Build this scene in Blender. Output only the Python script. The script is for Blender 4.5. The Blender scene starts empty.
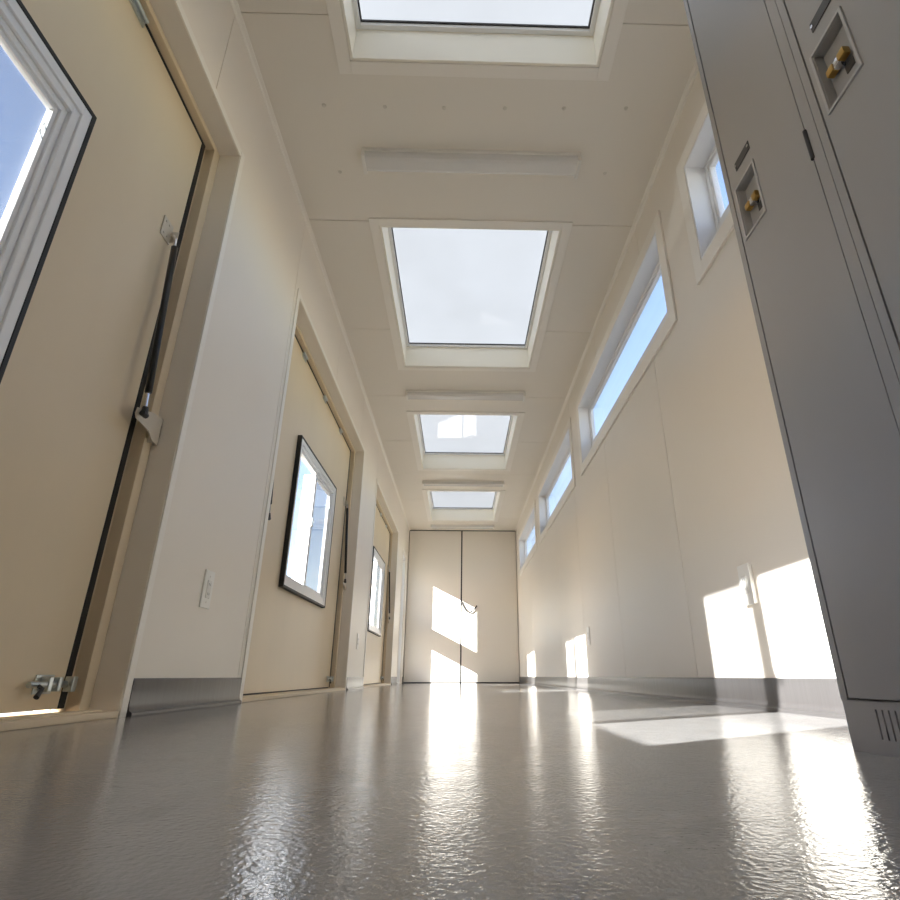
import bpy, bmesh, math, random
from mathutils import Vector, Matrix
random.seed(4)
scn = bpy.context.scene
COL = scn.collection

# ------------------------------------------------------------------ dimensions
W, D, H = 2.10, 10.806, 2.787       # corridor inner width, far end, ceiling height
YB = -1.45                          # rear end, behind the camera
TL, TR, TC = 0.20, 0.13, 0.22       # wall and roof thickness
SEAMS = [-0.83, 0.36, 1.555, 2.745, 3.935, 5.125, 6.31, 7.50, 8.76, 9.90]

# ------------------------------------------------------------------ materials
def new_mat(name):
    m = bpy.data.materials.new(name); m.use_nodes = True
    nt = m.node_tree; nt.nodes.clear()
    out = nt.nodes.new('ShaderNodeOutputMaterial')
    return m, nt, out

def N(nt, t, **kw):
    n = nt.nodes.new(t)
    for k, v in kw.items():
        if hasattr(n, k): setattr(n, k, v)
        else: n.inputs[k].default_value = v
    return n

def srgb(r, g, b):
    f = lambda c: c/12.92 if c <= .04045 else ((c+.055)/1.055)**2.4
    return (f(r/255), f(g/255), f(b/255), 1)

def plain(name, col, rough=.5, metal=0., spec=.5, noise=.0, nscale=6., bump=0., bscale=200., bdist=.001, stretch=(1,1,1), coat=0):
    m, nt, out = new_mat(name)
    p = N(nt, 'ShaderNodeBsdfPrincipled')
    p.inputs['Base Color'].default_value = col
    p.inputs['Roughness'].default_value = rough
    p.inputs['Metallic'].default_value = metal
    p.inputs['Specular IOR Level'].default_value = spec
    p.inputs['Coat Weight'].default_value = coat
    nt.links.new(p.outputs[0], out.inputs[0])
    tc = N(nt, 'ShaderNodeTexCoord'); mp = N(nt, 'ShaderNodeMapping')
    mp.inputs['Scale'].default_value = stretch
    nt.links.new(tc.outputs['Object'], mp.inputs[0])
    if noise > 0:
        nz = N(nt, 'ShaderNodeTexNoise'); nz.inputs['Scale'].default_value = nscale; nz.inputs['Detail'].default_value = 6
        nt.links.new(mp.outputs[0], nz.inputs['Vector'])
        mx = N(nt, 'ShaderNodeMix', data_type='RGBA')
        mx.inputs[6].default_value = tuple(c*(1-noise) for c in col[:3])+(1,)
        mx.inputs[7].default_value = tuple(min(1, c*(1+noise)) for c in col[:3])+(1,)
        nt.links.new(nz.outputs['Fac'], mx.inputs[0]); nt.links.new(mx.outputs[2], p.inputs['Base Color'])
    if bump > 0:
        nb = N(nt, 'ShaderNodeTexNoise'); nb.inputs['Scale'].default_value = bscale; nb.inputs['Detail'].default_value = 3
        nt.links.new(mp.outputs[0], nb.inputs['Vector'])
        b = N(nt, 'ShaderNodeBump'); b.inputs['Strength'].default_value = bump; b.inputs['Distance'].default_value = bdist
        nt.links.new(nb.outputs['Fac'], b.inputs['Height']); nt.links.new(b.outputs[0], p.inputs['Normal'])
    return m

M = {}
M['wall']    = plain('cream_wall_panel', srgb(235,228,217), .42, spec=.4, noise=.015, nscale=1.5)
M['ceiling'] = plain('cream_ceiling_panel', srgb(233,227,216), .45, spec=.35, noise=.015, nscale=1.5)
M['endleaf'] = plain('cream_end_door_panel', srgb(231,225,215), .40, spec=.4, noise=.015, nscale=1.5)
M['casing']  = plain('off_white_painted_trim', srgb(241,236,227), .4, noise=.01)
M['hatch']   = plain('tan_plywood_panel', srgb(222,205,176), .38, spec=.4, noise=.06, nscale=2.2, stretch=(1,1.6,.5))
M['tanwood'] = plain('tan_painted_wood', srgb(219,202,174), .45, noise=.05, nscale=9)
M['vinyl']   = plain('white_vinyl', srgb(240,240,240), .3, noise=.006)
M['well']    = plain('white_well_lining', srgb(247,243,230), .45, noise=.006)
M['rubber']  = plain('black_rubber_gasket', srgb(22,20,20), .5, noise=.1, nscale=30)
M['black']   = plain('black_painted_steel', srgb(20,20,22), .28, noise=.05, nscale=30)
M['zinc']    = plain('zinc_plated_steel', srgb(205,212,214), .3, metal=1, noise=.12, nscale=40)
M['chrome']  = plain('polished_rod_steel', srgb(215,215,218), .12, metal=1, noise=.02)
M['pbracket']= plain('cream_painted_bracket', srgb(205,196,180), .4, noise=.05, nscale=40)
M['brass']   = plain('worn_brass', srgb(196,160,92), .32, metal=1, noise=.15, nscale=60)
M['locker']  = plain('grey_enamelled_steel', srgb(155,154,153), .34, spec=.45, noise=.015, nscale=3, bump=.04, bscale=260, bdist=.0006)
M['lockrim'] = plain('bright_grey_steel', srgb(172,172,172), .36, spec=.5, noise=.02)
M['dark']    = plain('dark_steel', srgb(58,56,56), .4, noise=.05)
M['plate']   = plain('white_plastic', srgb(238,236,230), .3, noise=.006)
M['socket']  = plain('white_plastic_insert', srgb(226,224,218), .28, noise=.006)
M['slot']    = plain('dark_slot', srgb(40,38,36), .6, noise=.05)
M['screw']   = plain('painted_screw_head', srgb(216,210,198), .3, spec=.6, noise=.02)
M['lamp']    = plain('white_lamp_housing', srgb(232,229,222), .35, noise=.01)
M['diff']    = plain('frosted_acrylic_lens', srgb(222,220,216), .12, spec=.6, noise=.01, stretch=(1,1,1))
M['cord']    = plain('grey_nylon_cord', srgb(44,41,38), .6, noise=.1, nscale=80)
M['ground']  = plain('pale_gravel', srgb(150,142,130), .9, noise=.2, nscale=3)
M['cove']    = plain('dark_grey_vinyl_cove', srgb(72,69,68), .3, spec=.5, noise=.10, nscale=5, stretch=(1,2.5,.3), bump=.25, bscale=14, bdist=.003)
M['cladding']= plain('outer_cladding', srgb(200,198,192), .6, noise=.03)

def floor_mat():
    m, nt, out = new_mat('glossy_grey_floor')
    p = N(nt, 'ShaderNodeBsdfPrincipled'); nt.links.new(p.outputs[0], out.inputs[0])
    tc = N(nt, 'ShaderNodeTexCoord')
    def noise(scale, detail=4, sx=1, sy=1):
        mp = N(nt, 'ShaderNodeMapping'); mp.inputs['Scale'].default_value = (sx, sy, 1)
        nt.links.new(tc.outputs['Object'], mp.inputs[0])
        n = N(nt, 'ShaderNodeTexNoise'); n.inputs['Scale'].default_value = scale; n.inputs['Detail'].default_value = detail
        nt.links.new(mp.outputs[0], n.inputs['Vector']); return n
    # colour: mottled grey with darker scuffs
    n1 = noise(2.2, 6); n2 = noise(9, 8, 1.6, .8)
    r1 = N(nt, 'ShaderNodeValToRGB'); r1.color_ramp.elements[0].position = .3; r1.color_ramp.elements[1].position = .7
    r1.color_ramp.elements[0].color = srgb(152,149,147); r1.color_ramp.elements[1].color = srgb(166,163,160)
    nt.links.new(n1.outputs['Fac'], r1.inputs[0])
    r2 = N(nt, 'ShaderNodeValToRGB'); r2.color_ramp.elements[0].position = .30; r2.color_ramp.elements[1].position = .42
    r2.color_ramp.elements[0].color = (.80,.80,.80,1); r2.color_ramp.elements[1].color = (1,1,1,1)
    nt.links.new(n2.outputs['Fac'], r2.inputs[0])
    mx = N(nt, 'ShaderNodeMix', data_type='RGBA', blend_type='MULTIPLY'); mx.inputs[0].default_value = 1
    nt.links.new(r1.outputs[0], mx.inputs[6]); nt.links.new(r2.outputs[0], mx.inputs[7])
    nt.links.new(mx.outputs[2], p.inputs['Base Color'])
    n3 = noise(5, 5)
    mr = N(nt, 'ShaderNodeMapRange'); mr.inputs['To Min'].default_value = .06; mr.inputs['To Max'].default_value = .11
    nt.links.new(n3.outputs['Fac'], mr.inputs[0]); nt.links.new(mr.outputs[0], p.inputs['Roughness'])
    p.inputs['Specular IOR Level'].default_value = .36
    b1 = N(nt, 'ShaderNodeBump'); b1.inputs['Strength'].default_value = .42; b1.inputs['Distance'].default_value = .0016
    b2 = N(nt, 'ShaderNodeBump'); b2.inputs['Strength'].default_value = .09; b2.inputs['Distance'].default_value = .008
    nt.links.new(noise(165, 3, 1.0, 1.0).outputs['Fac'], b1.inputs['Height'])
    nt.links.new(noise(14, 2).outputs['Fac'], b2.inputs['Height'])
    nt.links.new(b2.outputs[0], b1.inputs['Normal']); nt.links.new(b1.outputs[0], p.inputs['Normal'])
    return m
M['floor'] = floor_mat()

def glass_mat(name, tint=(1,1,1,1), transl=0., tcol=(1,1,1,1)):
    m, nt, out = new_mat(name)
    tr = N(nt, 'ShaderNodeBsdfTransparent'); tr.inputs[0].default_value = tint
    gl = N(nt, 'ShaderNodeBsdfGlossy'); gl.inputs['Roughness'].default_value = .02
    # Schlick reflectance, the same from both sides of the thin pane
    ge = N(nt, 'ShaderNodeNewGeometry')
    dt = N(nt, 'ShaderNodeVectorMath', operation='DOT_PRODUCT'); nt.links.new(ge.outputs['Normal'], dt.inputs[0]); nt.links.new(ge.outputs['Incoming'], dt.inputs[1])
    ab = N(nt, 'ShaderNodeMath', operation='ABSOLUTE'); nt.links.new(dt.outputs['Value'], ab.inputs[0])
    om = N(nt, 'ShaderNodeMath', operation='SUBTRACT'); om.inputs[0].default_value = 1; nt.links.new(ab.outputs[0], om.inputs[1])
    pw = N(nt, 'ShaderNodeMath', operation='POWER'); nt.links.new(om.outputs[0], pw.inputs[0]); pw.inputs[1].default_value = 5
    fr = N(nt, 'ShaderNodeMath', operation='MULTIPLY_ADD'); nt.links.new(pw.outputs[0], fr.inputs[0]); fr.inputs[1].default_value = .96; fr.inputs[2].default_value = .04
    base = tr
    if transl > 0:
        tl = N(nt, 'ShaderNodeBsdfTranslucent'); tl.inputs[0].default_value = tcol
        nz = N(nt, 'ShaderNodeTexNoise'); nz.inputs['Scale'].default_value = 2.5; nz.inputs['Detail'].default_value = 7
        tc = N(nt, 'ShaderNodeTexCoord'); nt.links.new(tc.outputs['Object'], nz.inputs['Vector'])
        mr = N(nt, 'ShaderNodeMapRange'); mr.inputs['To Min'].default_value = transl-.05; mr.inputs['To Max'].default_value = transl+.05
        nt.links.new(nz.outputs['Fac'], mr.inputs[0])
        mt = N(nt, 'ShaderNodeMixShader')
        nt.links.new(mr.outputs[0], mt.inputs[0]); nt.links.new(tr.outputs[0], mt.inputs[1]); nt.links.new(tl.outputs[0], mt.inputs[2])
        base = mt
    mx = N(nt, 'ShaderNodeMixShader')
    nt.links.new(fr.outputs[0], mx.inputs[0]); nt.links.new(base.outputs[0], mx.inputs[1]); nt.links.new(gl.outputs[0], mx.inputs[2])
    nt.links.new(mx.outputs[0], out.inputs[0])
    return m
M['glass']  = glass_mat('clear_window_glass', (.95,.97,.98,1))
M['sky_glass'] = glass_mat('hazy_skylight_glass', (.9,.93,.95,1), .90, (.350,.352,.345,1))

def screen_mat():
    m, nt, out = new_mat('grey_insect_mesh')
    tr = N(nt, 'ShaderNodeBsdfTransparent'); tr.inputs[0].default_value = (.9,.9,.9,1)
    df = N(nt, 'ShaderNodeBsdfDiffuse'); df.inputs[0].default_value = srgb(150,150,152)
    mx = N(nt, 'ShaderNodeMixShader'); mx.inputs[0].default_value = .30
    nt.links.new(tr.outputs[0], mx.inputs[1]); nt.links.new(df.outputs[0], mx.inputs[2]); nt.links.new(mx.outputs[0], out.inputs[0])
    return m
M['mesh'] = screen_mat()

# ------------------------------------------------------------------ mesh helpers
def box(bm, x0, x1, y0, y1, z0, z1, bev=0., seg=2):
    x0, x1 = sorted((x0, x1)); y0, y1 = sorted((y0, y1)); z0, z1 = sorted((z0, z1))
    vs = [bm.verts.new(v) for v in ((x0,y0,z0),(x1,y0,z0),(x1,y1,z0),(x0,y1,z0),(x0,y0,z1),(x1,y0,z1),(x1,y1,z1),(x0,y1,z1))]
    fs = [bm.faces.new([vs[i] for i in q]) for q in ((3,2,1,0),(4,5,6,7),(0,1,5,4),(1,2,6,5),(2,3,7,6),(3,0,4,7))]
    if bev > 0:
        es = list({e for f in fs for e in f.edges})
        bmesh.ops.bevel(bm, geom=es, offset=bev, segments=seg, affect='EDGES', profile=.6)

def tube(bm, pts, r, n=12, caps=True):
    pts = [Vector(p) for p in pts]; rings = []
    rr = r if isinstance(r, (list, tuple)) else [r]*len(pts)
    for i, p in enumerate(pts):
        a = pts[max(0, i-1)]; b = pts[min(len(pts)-1, i+1)]
        t = (b-a)
        t = t.normalized() if t.length > 1e-9 else Vector((0,0,1))
        up = Vector((0,0,1)) if abs(t.z) < .9 else Vector((1,0,0))
        u = t.cross(up).normalized(); v = t.cross(u).normalized()
        rings.append([bm.verts.new(p + (u*math.cos(2*math.pi*k/n)+v*math.sin(2*math.pi*k/n))*rr[i]) for k in range(n)])
    for a, b in zip(rings, rings[1:]):
        for k in range(n):
            bm.faces.new((a[k], a[(k+1) % n], b[(k+1) % n], b[k]))
    if caps:
        bm.faces.new(rings[0][::-1]); bm.faces.new(rings[-1])

def prism(bm, prof, axis, a0, a1):
    """closed 2D profile extruded along an axis; prof gives the two other coordinates in xyz order"""
    def P(p, a):
        return {'x': (a, p[0], p[1]), 'y': (p[0], a, p[1]), 'z': (p[0], p[1], a)}[axis]
    A = [bm.verts.new(P(p, a0)) for p in prof]; B = [bm.verts.new(P(p, a1)) for p in prof]
    n = len(prof)
    for k in range(n): bm.faces.new((A[k], A[(k+1) % n], B[(k+1) % n], B[k]))
    bm.faces.new(A[::-1]); bm.faces.new(B)

def relief(bm, O, U, V, Nn, us, vs, depth, T):
    """slab with a rectangular grid of cells; depth(uc, vc) -> sunk depth below the face, or None for a through hole"""
    O, U, V, Nn = map(Vector, (O, U, V, Nn))
    us = sorted(set(round(u, 5) for u in us)); vs = sorted(set(round(v, 5) for v in vs))
    nu, nv = len(us)-1, len(vs)-1
    d = [[depth((us[i]+us[i+1])/2, (vs[j]+vs[j+1])/2) for j in range(nv)] for i in range(nu)]
    cache = {}
    def v(u, w, dd):
        k = (round(u, 5), round(w, 5), round(dd, 5))
        if k not in cache: cache[k] = bm.verts.new(O + U*u + V*w - Nn*dd)
        return cache[k]
    def get(i, j): return d[i][j] if 0 <= i < nu and 0 <= j < nv else None
    for i in range(nu):
        for j in range(nv):
            a, b, c, e = us[i], us[i+1], vs[j], vs[j+1]
            if d[i][j] is not None:
                dd = d[i][j]
                bm.faces.new((v(a,c,dd), v(b,c,dd), v(b,e,dd), v(a,e,dd)))
                bm.faces.new((v(a,e,T), v(b,e,T), v(b,c,T), v(a,c,T)))
    def side(p, q, d0, d1):
        x = T if d0 is None else d0; y = T if d1 is None else d1
        if d0 is None and d1 is None or abs(x-y) < 1e-9: return
        bm.faces.new((v(*p, x), v(*q, x), v(*q, y), v(*p, y)))
    for i in range(nu+1):
        for j in range(nv): side((us[i], vs[j]), (us[i], vs[j+1]), get(i-1, j), get(i, j))
    for j in range(nv+1):
        for i in range(nu): side((us[i], vs[j]), (us[i+1], vs[j]), get(i, j), get(i, j-1))
    bmesh.ops.recalc_face_normals(bm, faces=bm.faces[:])

def frame_ring(bm, axis, a0, a1, u0, u1, v0, v1, w, bev=.0):
    """mitre-less rectangular ring of bars, width w (or (wu, wv0, wv1)), between a0..a1 on axis"""
    wu, wb, wt = (w, w, w) if not isinstance(w, tuple) else w
    B = lambda p0, p1, q0, q1: box(bm, *({'x': (a0,a1,p0,p1,q0,q1), 'z': (p0,p1,q0,q1,a0,a1), 'y': (p0,p1,a0,a1,q0,q1)}[axis]), bev)
    B(u0, u0+wu, v0, v1); B(u1-wu, u1, v0, v1)
    B(u0+wu, u1-wu, v0, v0+wb); B(u0+wu, u1-wu, v1-wt, v1)

def obj(name, bm, mat, parent=None, smooth=False):
    me = bpy.data.meshes.new(name)
    bmesh.ops.recalc_face_normals(bm, faces=bm.faces[:])
    bm.to_mesh(me); bm.free()
    me.materials.append(mat)
    if smooth:
        for p in me.polygons: p.use_smooth = True
        me.set_sharp_from_angle(angle=math.radians(40))
    o = bpy.data.objects.new(name, me); COL.objects.link(o)
    if parent: o.parent = parent
    return o

def tag(o, label=None, cat=None, group=None, kind=None):
    if label: o['label'] = label
    if cat: o['category'] = cat
    if group: o['group'] = group
    if kind: o['kind'] = kind
    return o

def empty(name, loc, label, cat, group=None, kind=None):
    o = bpy.data.objects.new(name, None); COL.objects.link(o); o.location = loc
    o.empty_display_size = .1
    return tag(o, label, cat, group, kind)

def copy_tree(o, parent=None):
    c = o.copy(); COL.objects.link(c)
    if parent: c.parent = parent
    for ch in list(o.children): copy_tree(ch, c)
    return c

NB = bmesh.new

# ------------------------------------------------------------------ positions of the openings
OP_L = 2.51                                             # hatch opening length
HATCH_Y = [1.832 + 3.51*k for k in range(3)]             # far edge of each hatch opening
HATCH_TOP = 2.255
DOOR4 = (9.74, 10.56, 2.17)
CLERE = [(-0.28, 2.01), (2.44, 4.665), (5.13, 7.44), (7.95, 10.15)]
CZ0, CZ1 = 1.88, 2.455
SKY_X = (.463, 1.63); SKY_L = 1.745
SKY_Y = [0.0, 2.778, 5.535, 8.285]

# ------------------------------------------------------------------ the setting
b = NB()
us = [YB, D+.2]; vs = [0, H+.0]
for y in HATCH_Y: us += [y-OP_L, y]
us += [DOOR4[0], DOOR4[1]]; vs += [HATCH_TOP, DOOR4[2]]
for s in SEAMS: us += [s-.0025, s+.0025]
def dl(u, v):
    for y in HATCH_Y:
        if y-OP_L < u < y and v < HATCH_TOP: return None
    if DOOR4[0] < u < DOOR4[1] and v < DOOR4[2]: return None
    for s in SEAMS:
        if abs(u-s) < .0025: return .006
    return 0
relief(b, (0,0,0), (0,1,0), (0,0,1), (1,0,0), us, vs, dl, TL)
tag(obj('wall_left', b, M['wall']), 'cream panelled left wall with the tall hatch openings', 'wall', kind='structure')

b = NB()
us = [YB, D+.2]; vs = [0, H, CZ0, CZ1]
for a, c in CLERE: us += [a, c]
for s in SEAMS: us += [s-.0025, s+.0025]
def dr(u, v):
    for a, c in CLERE:
        if a < u < c and CZ0 < v < CZ1: return None
    for s in SEAMS:
        if abs(u-s) < .0025: return .006
    return 0
relief(b, (W,0,0), (0,1,0), (0,0,1), (-1,0,0), us, vs, dr, TR)
tag(obj('wall_right', b, M['wall']), 'cream panelled right wall below the high strip windows', 'wall', kind='structure')

b = NB(); box(b, -TL, W+TR, YB-.12, YB, 0, H)
tag(obj('wall_rear', b, M['wall']), 'plain cream rear wall behind the viewpoint', 'wall', kind='structure')

b = NB()
us = [-TL, W+TR, SKY_X[0], SKY_X[1]]; vs = [YB-.12, D+.2]
for y in SKY_Y: vs += [y, y+SKY_L]
for s in SEAMS: vs += [s-.003, s+.003]
def dc(u, v):
    if SKY_X[0] < u < SKY_X[1]:
        for y in SKY_Y:
            if y < v < y+SKY_L: return None
    for s in SEAMS:
        if abs(v-s) < .003: return .006
    return 0
relief(b, (0,0,H), (1,0,0), (0,1,0), (0,0,-1), us, vs, dc, TC)
ceil = tag(obj('ceiling', b, M['ceiling']), 'cream panelled ceiling pierced by four skylights', 'ceiling', kind='structure')
for x, y in [(.287,1.975),(.594,1.975),(.894,1.972),(1.203,1.966),(1.503,1.958),(1.818,1.95),(.289,2.377),(1.807,2.345)]:
    b = NB(); tube(b, [(x,y,H), (x,y,H-.002), (x,y,H-.0045)], [.011,.010,.004], 14)
    obj('screw', b, M['screw'], ceil, True)

b = NB(); box(b, -TL-.02, W+TR, YB-.12, D+.2, -.08, 0)
tag(obj('floor', b, M['floor']), 'glossy grey sealed floor running the length of the corridor', 'floor', kind='structure')

# ceiling edge mouldings
prof = [(0,0),(.022,0),(.020,-.004),(.008,-.008),(.004,-.020),(0,-.022)]
b = NB(); prism(b, [(p, H+q) for p, q in prof], 'y', YB, D)
tag(obj('trim_1', b, M['casing']), 'narrow cream moulding where the ceiling meets the left wall', 'trim', kind='structure')
b = NB(); prism(b, [(W-p, H+q) for p, q in prof], 'y', YB, D)
tag(obj('trim_2', b, M['casing']), 'narrow cream moulding where the ceiling meets the right wall', 'trim', kind='structure')

# vinyl cove base with a curved toe
def cove(bm, xs, x, y0, y1):
    pr = [(0,0),(.020,0),(.021,.004),(.019,.011),(.012,.015),(.009,.022),(.0075,.034),(.007,.101),(.004,.106),(0,.107)]
    prism(bm, [(x+xs*p, q) for p, q in pr], 'y', y0, y1)
segs = [(1.870, 2.783), (5.39, 6.29), (8.895, 9.70), (10.60, D-.01)]
labs = ['dark grey cove base between the nearest and second hatch', 'dark grey cove base between the second and third hatch',
        'dark grey cove base between the third hatch and the narrow glazed door', 'short grey cove base left of the end doors']
for (a, c), l in zip(segs, labs):
    b = NB(); cove(b, 1, 0, a, c); tag(obj('baseboard_left', b, M['cove'], None, True), l, 'baseboard', kind='structure')
b = NB(); cove(b, -1, W, YB, D-.01)
tag(obj('baseboard_right', b, M['cove'], None, True), 'dark grey vinyl cove base along the right wall', 'baseboard', kind='structure')

# ------------------------------------------------------------------ hatch doors on the left (door_1..3)
def make_hatch():
    t = empty('door_1', (0, HATCH_Y[0], 0), '', 'door', kind='structure')
    L = OP_L; Z = HATCH_TOP
    b = NB()                                             # casing around the opening
    box(b, 0, .006, .002, .036, 0, Z+.036, .0015); box(b, 0, .006, -L-.045, -L-.002, 0, Z+.036, .0015)
    box(b, 0, .004, -L-.002, .002, Z+.002, Z+.036, .001)
    obj('casing', b, M['casing'], t)
    b = NB()                                             # stop frame set back in the reveal
    box(b, -.125, -.085, -.048, -.0005, .0195, Z-.0005, .002); box(b, -.125, -.085, -L+.0005, -L+.048, .0195, Z-.0005, .002)
    box(b, -.125, -.085, -L+.048, -.048, Z-.026, Z-.0005, .002)
    box(b, -.20, -.155, -.068, -.0005, .0195, Z-.0005); box(b, -.20, -.155, -L+.0005, -L+.068, .0195, Z-.0005); box(b, -.20, -.155, -L+.068, -.068, Z-.020, Z-.0005)
    box(b, -.155, -.125, -.0655, -.0005, .0195, Z-.0005); box(b, -.155, -.125, -L+.0005, -L+.0655, .0195, Z-.0005)
    obj('door_stop', b, M['tanwood'], t)
    b = NB(); box(b, -.20, .002, -L+.001, -.001, .0, .019, .003)
    box(b, -.06, -.02, -L+.05, -.05, .019, .024, .001)
    obj('sill', b, M['tanwood'], t)
    # leaf with window hole
    wy0, wy1, wz0, wz1 = -1.812, -.642, .625, 1.645
    b = NB()
    ly0, ly1, lz0, lz1 = -L+.091, -.091, .028, Z-.036
    relief(b, (-.120,0,0), (0,1,0), (0,0,1), (1,0,0), [ly0, ly1, wy0+.02, wy1-.02], [lz0, lz1, wz0+.02, wz1-.02],
           lambda u, v: None if wy0+.02 < u < wy1-.02 and wz0+.02 < v < wz1-.02 else 0, .04)
    obj('leaf', b, M['hatch'], t)
    b = NB()
    box(b, -.150, -.117, ly1-.001, ly1+.026, .028, lz1+.024, .003); box(b, -.150, -.117, ly0-.026, ly0+.001, .028, lz1+.024, .003)
    box(b, -.150, -.117, ly0, ly1, lz1-.001, lz1+.024, .003)
    obj('gasket', b, M['rubber'], t)
    # window: black rim, stepped white vinyl frame, two panes, deep meeting stile
    b = NB()
    frame_ring(b, 'x', -.140, -.0925, wy0+.011, wy1-.011, wz0+.011, wz1-.011, .034, .002)
    frame_ring(b, 'x', -.140, -.100, wy0+.044, wy1-.044, wz0+.044, wz1-.044, .026, .002)
    frame_ring(b, 'x', -.146, -.112, wy0+.069, wy1-.069, wz0+.069, wz1-.069, .020, .0015)
    wf = obj('window_frame', b, M['vinyl'], t)
    b = NB(); frame_ring(b, 'x', -.122, -.090, wy0, wy1, wz0, wz1, .015, .002)
    obj('rim_gasket', b, M['rubber'], wf)
    gy0, gy1, gz0, gz1 = wy0+.088, wy1-.088, wz0+.088, wz1-.088
    ym = (gy0+gy1)/2
    b = NB(); box(b, -.212, -.122, ym-.012, ym+.016, gz0, gz1, .002)
    obj('meeting_stile', b, M['vinyl'], wf)
    b = NB()
    frame_ring(b, 'x', -.140, -.120, ym+.016, gy1, gz0, gz1, .014, .002)
    obj('sash', b, M['vinyl'], wf)
    b = NB(); box(b, -.136, -.132, gy0, ym-.012, gz0, gz1); obj('pane', b, M['glass'], wf)
    b = NB(); box(b, -.130, -.126, ym+.03, gy1-.014, gz0+.014, gz1-.014); obj('pane', b, M['glass'], wf)
    b = NB(); box(b, -.1425, -.1415, ym+.016, gy1, gz0, gz1); obj('insect_screen', b, M['mesh'], wf)
    b = NB()
    zc = (gz0+gz1)/2+.05
    box(b, -.122, -.108, ym-.012, ym+.012, zc-.035, zc+.035, .003); tube(b, [(-.112, ym, zc+.012), (-.10, ym-.012, zc), (-.098, ym-.045, zc-.008)], .006, 10)
    obj('sash_latch', b, M['zinc'], wf, True)
    b = NB(); tube(b, [(-.122, gy1-.012, gz1-.09), (-.112, gy1-.035, gz1-.09), (-.112, gy1-.035, gz1-.125), (-.122, gy1-.012, gz1-.125)], .0025, 8)
    obj('pull_tab', b, M['zinc'], wf, True)
    # gas struts, one each side
    for s, y0 in ((1, -.07), (-1, -L+.07)):
        top = Vector((-.088, y0-s*.080, 1.655)); bot = Vector((-.046, y0-s*.078, .915))
        dv = (top-bot)
        b = NB(); tube(b, [bot+dv*.10, bot+dv*.104, bot+dv*.93, bot+dv*.934], [.009,.0115,.0115,.009], 14)
        st = obj('gas_strut', b, M['black'], t, True)
        b = NB(); tube(b, [bot+dv*.02, bot+dv*.10], .0055, 10); tube(b, [bot+dv*.934, bot+dv*.985], .0055, 10)
        obj('rod', b, M['chrome'], st, True)
        b = NB()
        yb = top.y
        box(b, -.1195, -.115, yb-s*.052, yb+s*.012, top.z-.03, top.z+.055, .001)
        box(b, -.1155, -.088, yb+s*.0085, yb+s*.0115, top.z-.022, top.z+.03, .0008)
        tube(b, [(-.099, yb+s*.010, top.z), (-.099, yb-s*.012, top.z)], .007, 12)
        for q in ((-.042,.04),(-.042,-.012),(-.02,.04),(-.02,-.012)): tube(b, [(-.116, yb+s*q[0]+s*.006, top.z+q[1]), (-.1125, yb+s*q[0]+s*.006, top.z+q[1])], .005, 10)
        obj('leaf_bracket', b, M['pbracket'], st, True)
        b = NB()
        tube(b, [bot+Vector((0,s*.012,-.004)), bot+Vector((0,-s*.012,-.004))], .010, 12)
        tube(b, [bot+dv*-.006, bot+dv*.03], [.012,.009], 12)
        obj('rod_eye', b, M['dark'], st, True)
        b = NB()
        ye = -.004 if s > 0 else -L+.004                 # jamb side
        prism(b, [(ye, bot.z+.045), (ye-s*.06, bot.z+.040), (bot.y-s*.012, bot.z+.016), (bot.y-s*.016, bot.z-.006), (bot.y-s*.006, bot.z-.020),
                  (ye-s*.07, bot.z-.030), (ye-s*.04, bot.z-.052), (ye, bot.z-.056)], 'x', -.067, -.063)
        box(b, -.080, -.063, ye-s*.004, ye, bot.z-.056, bot.z+.045, .0008)
        tube(b, [(-.064, bot.y, bot.z), (-.050, bot.y, bot.z)], .007, 12)
        box(b, -.085, -.063, ye-s*.030, ye-s*.026, bot.z-.056, bot.z+.045, .0008)
        obj('jamb_bracket', b, M['pbracket'], st)
        if s < 0: continue
        # slide latch at the foot of the leaf
        zl = .092; yl = -.088
        b = NB()
        yc = (yl if s > 0 else -L+.088) - s*.055
        box(b, -.1195, -.115, yc-s*.07, yc, zl-.024, zl+.024, .001)
        box(b, -.115, -.088, yc-s*.055, yc-s*.040, zl-.018, zl+.018, .003); box(b, -.115, -.088, yc-s*.016, yc-s*.002, zl-.018, zl+.018, .003)
        la = obj('slide_latch', b, M['zinc'], t)
        b = NB(); tube(b, [(-.100, yc-s*.115, zl), (-.100, yc-s*.095, zl), (-.100, yc+s*.028, zl), (-.100, yc+s*.034, zl)], [.007,.009,.009,.005], 14)
        obj('bolt', b, M['zinc'], la, True)
        b = NB(); tube(b, [(-.100, yc-s*.085, zl), (-.078, yc-s*.092, zl-.010), (-.074, yc-s*.112, zl-.030)], [.005,.005,.007], 10)
        obj('bolt_knob', b, M['dark'], la, True)
        b = NB(); box(b, -.113, -.088, yc+s*.042, yc+s*.062, zl-.020, zl+.020, .003)
        obj('keeper', b, M['zinc'], la)
    # small hinges along the head
    for yh in (-.61, -1.255, -1.90):
        b = NB()
        box(b, -.1195, -.113, yh-.045, yh+.045, Z-.066, Z-.040, .001); tube(b, [(-.108, yh-.045, Z-.036), (-.108, yh+.045, Z-.036)], .007, 12)
        for q in (-.03, .0, .03): tube(b, [(-.114, yh+q, Z-.055), (-.110, yh+q, Z-.055)], .005, 10)
        obj('hinge', b, M['zinc'], t, True)
    return t
hl = ['nearest tan hatch door at the left edge, with only blue sky in its window',
      'middle tan hatch door in the left wall, its window open to full view',
      'farthest tan hatch door in the left wall, near the narrow glazed door']
h0 = make_hatch(); h0['label'] = hl[0]; h0['group'] = 'tan hatch doors along the left wall'
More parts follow.
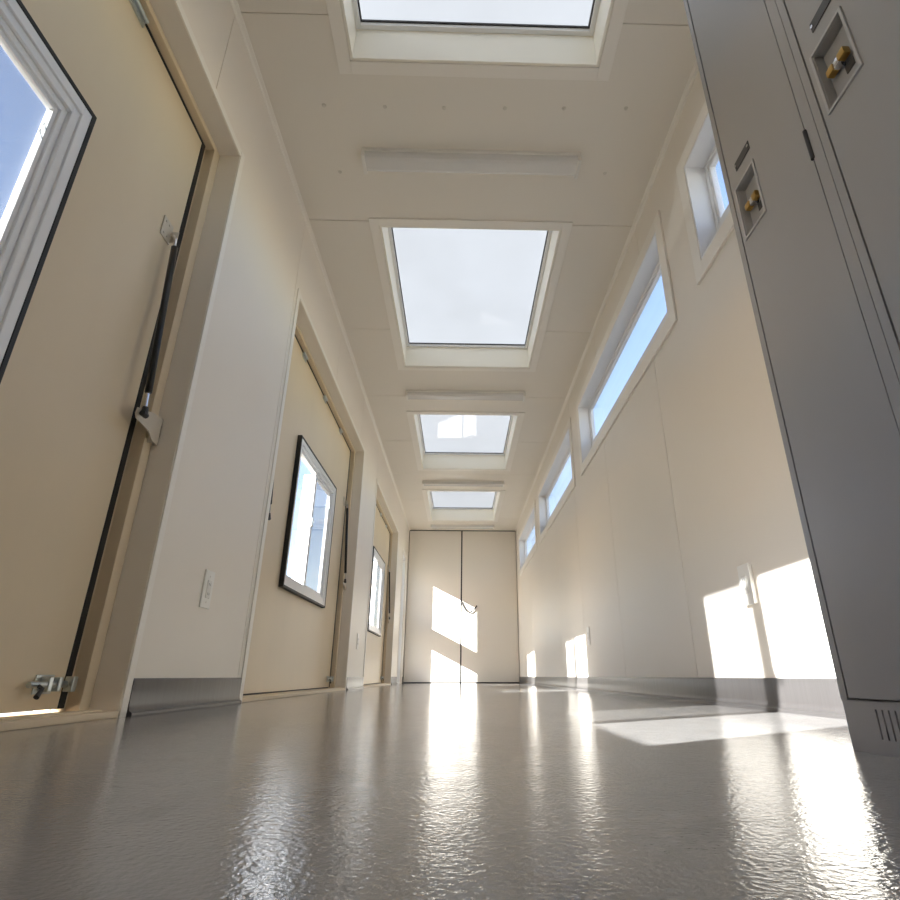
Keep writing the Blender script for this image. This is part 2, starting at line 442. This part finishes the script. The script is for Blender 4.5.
for k in (1, 2):
    h = copy_tree(h0); h.name = 'door_%d' % (k+1); h.location.y = HATCH_Y[k]; h['label'] = hl[k]
    b = NB(); box(b, -.16, -.13, -OP_L+.06, -.06, .0195, .029); obj('bottom_seal', b, M['rubber'], h)

# ------------------------------------------------------------------ narrow glazed door at the far left (door_4)
t = empty('door_4', (0, DOOR4[1], 0), 'narrow white glazed door at the far left beside the end doors', 'door', kind='structure')
w4 = DOOR4[1]-DOOR4[0]; z4 = DOOR4[2]
b = NB(); box(b, 0, .006, .002, .036, 0, z4+.034, .0015); box(b, 0, .006, -w4-.036, -w4-.002, 0, z4+.034, .0015); box(b, 0, .006, -w4-.002, .002, z4+.002, z4+.034, .0015)
obj('casing', b, M['casing'], t)
b = NB(); frame_ring(b, 'x', -.16, -.03, -w4+.001, -.001, .001, z4-.001, (.035,.02,.035), .002); obj('jamb', b, M['vinyl'], t)
b = NB()
py0, py1 = 9.855-DOOR4[1], 10.425-DOOR4[1]
zs = [(.24,.866), (1.205,2.0)]
relief(b, (-.075,0,0), (0,1,0), (0,0,1), (1,0,0), [-w4+.037, -.037, py0, py1], [.022, z4-.037]+[z for q in zs for z in q],
       lambda u, v: None if py0 < u < py1 and any(a < v < c for a, c in zs) else 0, .045)
lf = obj('leaf', b, M['vinyl'], t)
for a, c in zs:
    b = NB(); box(b, -.10, -.096, py0+.0005, py1-.0005, a+.0005, c-.0005); obj('pane', b, M['glass'], lf)
b = NB(); tube(b, [(-.075, -.16, 2.08), (-.05, -.16, 2.08), (-.035, -.16, 2.08), (-.028, -.16, 2.08)], [.012,.012,.03,.024], 16)
obj('door_stop_button', b, M['plate'], lf, True)
b = NB(); tube(b, [(-.075, -w4+.075, 1.0), (-.035, -w4+.075, 1.0), (-.03, -w4+.09, 1.0), (-.03, -w4+.16, 1.0)], .009, 10)
obj('lever_handle', b, M['zinc'], lf, True)

# ------------------------------------------------------------------ full-height double doors closing the far end (door_5)
t = empty('door_5', (0, D, 0), 'full-height pair of plain cream doors closing the far end', 'door', kind='structure')
b = NB(); box(b, .012, 1.020, 0, .06, .018, H-.016, .003); obj('leaf', b, M['endleaf'], t)
b = NB(); box(b, 1.046, W-.012, 0, .06, .018, H-.016, .003); obj('leaf', b, M['endleaf'], t)
b = NB(); box(b, 1.018, 1.048, .012, .05, .018, H-.016); obj('seam_gasket', b, M['rubber'], t)
b = NB(); box(b, -.0, W, .004, .05, H-.018, H); box(b, 0, W, .004, .05, 0.0005, .020); obj('edge_gasket', b, M['rubber'], t)
b = NB(); box(b, -TL, W+TR, .06, .12, 0, H); obj('backing_panel', b, M['cladding'], t)
# cord looped at the seam
b = NB()
pts = []
for k in range(25):
    s = k/24
    pts.append((1.04+.285*s, D-.012-.02*math.sin(math.pi*s), 1.415-.10*s-.155*math.sin(math.pi*(s**.9))**.9 + (.03*s)))
tube(b, pts, .012, 10)
cord = tag(obj('pull_cord', b, M['cord'], None, True), 'dark grey looped pull cord hanging at the seam of the end doors', 'cord')
b = NB(); tube(b, [(1.325, D-.001, 1.345), (1.325, D-.02, 1.345)], .011, 12); obj('anchor', b, M['plate'], cord, True)

# ------------------------------------------------------------------ clerestory windows (window_1..4)
clab = ['nearest high strip window, mostly hidden behind the grey lockers', 'long high strip window second from the lockers, nearest fully seen one',
        'third high strip window along the right wall', 'farthest high strip window, next to the end doors']
for k, (a, c) in enumerate(CLERE):
    L = c-a; Hh = CZ1-CZ0
    t = empty('window_%d' % (k+1), (W, a, CZ0), clab[k], 'window', 'high strip windows of the right wall', 'structure')
    b = NB(); frame_ring(b, 'x', -.012, 0, -.078, L+.078, -.078, Hh+.078, .076, .002); obj('casing', b, M['casing'], t)
    b = NB(); frame_ring(b, 'x', -.010, .095, 0.0005, L-.0005, .0005, Hh-.0005, .010, .001); obj('reveal_lining', b, M['vinyl'], t)
    b = NB(); frame_ring(b, 'x', .084, .125, .011, L-.011, .011, Hh-.011, (.020,.172,.020), .002); fr = obj('frame', b, M['vinyl'], t)
    b = NB(); frame_ring(b, 'x', .092, .122, .030, L-.030, .182, Hh-.030, (.018,.024,.018), .002); obj('sash', b, M['vinyl'], fr)
    b = NB(); box(b, .104, .108, .047, L-.047, .205, Hh-.047); obj('pane', b, M['glass'], fr)

# ------------------------------------------------------------------ skylights (window_5..8)
slab = ['nearest skylight, cut off by the top of the picture', 'large skylight second from the viewpoint, between the first two lamps',
        'third skylight along the ceiling', 'farthest skylight, in front of the end doors']
def make_sky():
    t = empty('window_5', (SKY_X[0], SKY_Y[0], H), slab[0], 'skylight', 'skylights down the middle of the ceiling', 'structure')
    X = SKY_X[1]-SKY_X[0]; L = SKY_L
    b = NB(); frame_ring(b, 'z', -.010, 0, -.062, X+.062, -.062, L+.062, .060, .002); obj('casing', b, M['casing'], t)
    b = NB(); frame_ring(b, 'z', -.006, .215, .0005, X-.0005, .0005, L-.0005, .012, .001); obj('well_lining', b, M['well'], t)
    b = NB(); frame_ring(b, 'z', .200, .2275, .0125, X-.0125, .0125, L-.0125, .022, .002)
    frame_ring(b, 'z', .2205, .2275, -.06, X+.06, -.06, L+.06, .0725); fr = obj('frame', b, M['vinyl'], t)
    b = NB(); frame_ring(b, 'z', .219, .228, .034, X-.034, .034, L-.034, .008); obj('glazing_seal', b, M['dark'], fr)
    b = NB(); box(b, .034, X-.034, .034, L-.034, .228, .234); obj('pane', b, M['sky_glass'], fr)
    return t
s0 = make_sky()
for k in (1, 2, 3):
    s = copy_tree(s0); s.name = 'window_%d' % (k+5); s.location.y = SKY_Y[k]; s['label'] = slab[k]

# ------------------------------------------------------------------ ceiling lamps
llab = ['nearest unlit strip lamp on the ceiling, between the first two skylights', 'unlit strip lamp between the second and third skylights',
        'unlit strip lamp between the third and fourth skylights', 'farthest unlit strip lamp, just before the end doors']
def make_lamp():
    t = empty('ceiling_light', (1.04, 2.275, H), llab[0], 'lamp', 'strip lamps across the ceiling')
    b = NB(); box(b, -.60, .60, -.065, .065, -.020, -.0002, .003); obj('housing', b, M['lamp'], t)
    b = NB(); prism(b, [(-.058,-.019),(-.056,-.038),(-.046,-.052),(-.03,-.056),(.03,-.056),(.046,-.052),(.056,-.038),(.058,-.019)], 'x', -.585, .585)
    obj('diffuser', b, M['diff'], t)
    for s in (-1, 1):
        b = NB(); box(b, s*.584, s*.603, -.063, .063, -.060, -.012, .004); obj('end_cap', b, M['lamp'], t)
    return t
l0 = make_lamp()
for k, y in enumerate((5.05, 7.85, 10.42)):
    l = copy_tree(l0); l.location.y = y; l['label'] = llab[k+1]

# ------------------------------------------------------------------ outlets
def make_outlet():
    t = empty('wall_outlet', (0, 2.27, .43), '', 'outlet', 'white outlets on the walls')
    b = NB(); box(b, .0004, .007, -.042, .042, -.072, .072, .0025, 3); obj('cover_plate', b, M['plate'], t, True)
    b = NB(); box(b, .0065, .0105, -.0175, .0175, -.034, .034, .0015); ins = obj('socket_insert', b, M['socket'], t)
    for z in (-.018, .018):
        for y in (-.006, .006):
            b = NB(); box(b, .0102, .0108, y-.001, y+.001, z-.004, z+.005); obj('contact_slot', b, M['slot'], ins)
    for z in (-.049, .049):
        b = NB(); tube(b, [(.0065,0,z), (.0078,0,z), (.0082,0,z)], [.0034,.0034,.002], 10); obj('screw', b, M['screw'], t, True)
    return t
o0 = make_outlet(); o0['label'] = 'white outlet low on the left wall between the first two hatches'
o = copy_tree(o0); o.location = (0, 5.80, .43); o['label'] = 'small white outlet on the left wall between the middle and far hatches'
o = copy_tree(o0); o.location = (W, 4.95, .43); o.rotation_euler.z = math.pi; o['label'] = 'white outlet far down the right wall, out of the sunlight'
# the one by the lockers is a raised surface box
t = empty('wall_outlet', (W, 2.125, .435), 'white raised outlet box by the lockers, crossed by a shadow bar', 'outlet', 'white outlets on the walls')
b = NB(); box(b, -.012, -.0004, -.040, .040, -.072, .072, .004, 3); obj('back_box', b, M['plate'], t, True)
b = NB(); box(b, -.018, -.012, -.043, .043, -.075, .075, .0025, 3); obj('cover_plate', b, M['plate'], t, True)
b = NB(); box(b, -.0215, -.0175, -.0175, .0175, -.034, .034, .0015); ins = obj('socket_insert', b, M['socket'], t)
for z in (-.018, .018):
    for y in (-.006, .006):
        b = NB(); box(b, -.0218, -.0212, y-.001, y+.001, z-.004, z+.005); obj('contact_slot', b, M['slot'], ins)

# ------------------------------------------------------------------ lockers
def make_locker():
    t = empty('locker', (1.648, 1.021, 0), 'grey steel locker seen whole in width, next to the sunlit wall patch', 'locker', 'grey steel lockers')
    wd, dp, ht = .3075, .435, 2.03
    zb = .075
    # local x: 0 front .. dp back ; local y: 0 far side .. -wd near side
    b = NB()
    ry0, ry1, rz0, rz1 = -.279, -.020, zb+.004, ht-.03
    relief(b, (0,0,0), (0,1,0), (0,0,1), (-1,0,0), [-wd, 0, ry0-.003, ry1+.003], [zb, ht, rz0-.003, rz1+.003],
           lambda u, v: .020 if ry0-.003 < u < ry1+.003 and rz0-.003 < v < rz1+.003 else 0, dp)
    obj('body', b, M['locker'], t)
    b = NB()
    us = [-wd+.001, -.001]; vs = [0, zb-.0003]
    sl = [(-.0790-.0140*k) for k in range(11)]
    for s in sl: us += [s-.0018, s+.0018]
    vs += [.022, .064]
    relief(b, (.001,0,0), (0,1,0), (0,0,1), (-1,0,0), us, vs,
           lambda u, v: (.012 if any(abs(u-s) < .0018 for s in sl) and .022 < v < .064 else 0), dp-.002)
    obj('plinth', b, M['locker'], t)
    # door with a handle well sunk through it
    hy0, hy1, hz0, hz1 = -.119, -.037, 1.043, 1.187
    b = NB()
    relief(b, (.001,0,0), (0,1,0), (0,0,1), (-1,0,0), [ry0, ry1, hy0, hy1], [rz0, rz1, hz0, hz1],
           lambda u, v: None if hy0 < u < hy1 and hz0 < v < hz1 else 0, .017)
    dr_ = obj('door', b, M['locker'], t)
    b = NB()                                            # dished steel pan with a rim
    frame_ring(b, 'x', -.0025, .016, hy0-.004, hy1+.004, hz0-.004, hz1+.004, .006, .001)
    relief(b, (.0012,0,0), (0,1,0), (0,0,1), (-1,0,0), [hy0+.0005, hy1-.0005, hy0+.003, hy1-.003], [hz0+.0005, hz1-.0005, hz0+.003, hz1-.003],
           lambda u, v: .030 if hy0+.003 < u < hy1-.003 and hz0+.003 < v < hz1-.003 else 0, .034)
    obj('handle_recess', b, M['lockrim'], dr_)
    yc, zc = (hy0+hy1)/2+.004, hz0+.075
    b = NB()
    tube(b, [(.031, yc, zc), (.018, yc, zc), (.010, yc, zc)], [.010,.009,.008], 14)
    box(b, .004, .014, yc-.008, yc+.008, zc-.008, zc+.008, .002)
    obj('latch_spindle', b, M['chrome'], dr_, True)
    for s in (-1, 1):
        b = NB(); box(b, .002, .016, yc+s*.006, yc+s*.024, zc-.008, zc+.008, .003); obj('latch_knob', b, M['brass'], dr_, True)
    b = NB(); box(b, .018, .0305, yc-.020, yc+.001, zc-.030, zc-.010, .002); obj('lock_hasp', b, M['dark'], dr_)
    b = NB()
    box(b, -.0010, .0012, -.120, -.056, 1.228, 1.252, .0006)
    lh = obj('label_holder', b, M['dark'], dr_)
    for y in (-.116, -.060):
        b = NB(); tube(b, [(-.001, y, 1.240), (-.0026, y, 1.240)], .0035, 10); obj('rivet', b, M['chrome'], lh, True)
    for z in (.28, 1.04, 1.78):
        b = NB(); tube(b, [(-.001, -.2815, z-.036), (-.001, -.2815, z+.036)], .0042, 10); obj('hinge', b, M['dark'], t, True)
    return t
k0 = make_locker()
k1 = copy_tree(k0); k1.location.y = 1.021-.309; k1['label'] = 'grey steel locker cut off by the right edge of the picture'

# ------------------------------------------------------------------ outdoors
b = NB(); box(b, -40, 40, -40, 60, -.40, -.30)
tag(obj('ground', b, M['ground']), 'pale gravel ground outside the windows', 'ground', kind='structure')

# ------------------------------------------------------------------ light
SUN = Vector((1, .66, -.494)).normalized()
sd = bpy.data.lights.new('sun', 'SUN'); sd.energy = 17.0; sd.angle = math.radians(.6); sd.color = (1, .98, .955)
so = bpy.data.objects.new('sun', sd); COL.objects.link(so); so.rotation_euler = SUN.to_track_quat('-Z', 'Y').to_euler()
so.location = (-6, -4, 6)
w = bpy.data.worlds.new('sky'); scn.world = w; w.use_nodes = True
nt = w.node_tree; nt.nodes.clear()
st = nt.nodes.new('ShaderNodeTexSky'); st.sky_type = 'NISHITA'; st.sun_disc = False
st.sun_elevation = math.asin(-SUN.z); st.sun_rotation = math.atan2(-SUN.x, -SUN.y)
st.air_density = 1.0; st.dust_density = .5; st.ozone_density = 1.0
bg = nt.nodes.new('ShaderNodeBackground'); bg.inputs[1].default_value = .315
wo = nt.nodes.new('ShaderNodeOutputWorld'); 
wb = nt.nodes.new('ShaderNodeMix'); wb.data_type = 'RGBA'; wb.blend_type = 'MULTIPLY'; wb.inputs[0].default_value = 1
wb.inputs[7].default_value = (1.0, .915, .945, 1)            # white balance of the daylight
nt.links.new(st.outputs[0], wb.inputs[6]); nt.links.new(wb.outputs[2], bg.inputs[0]); nt.links.new(bg.outputs[0], wo.inputs[0])

# ------------------------------------------------------------------ camera
cd = bpy.data.cameras.new('camera'); cam = bpy.data.objects.new('camera', cd); COL.objects.link(cam)
cam.location = (.9973, 0, .1118); cam.rotation_euler = (math.pi/2+.38591, 0, -.0271)
cd.sensor_width = 36; cd.sensor_fit = 'HORIZONTAL'; cd.lens = 557.4/900*36; cd.shift_x = -24.94/900
cd.clip_start = .01
scn.camera = cam

scn.view_settings.view_transform = 'Standard'; scn.view_settings.look = 'None'
scn.view_settings.gamma = 1; scn.view_settings.use_curve_mapping = False
scn.view_settings.exposure = 1.12
scn.cycles.use_denoising = True
scn.cycles.max_bounces = 12; scn.cycles.diffuse_bounces = 8; scn.cycles.glossy_bounces = 6
scn.cycles.transparent_max_bounces = 24; scn.cycles.transmission_bounces = 12
scn.cycles.sample_clamp_indirect = 8
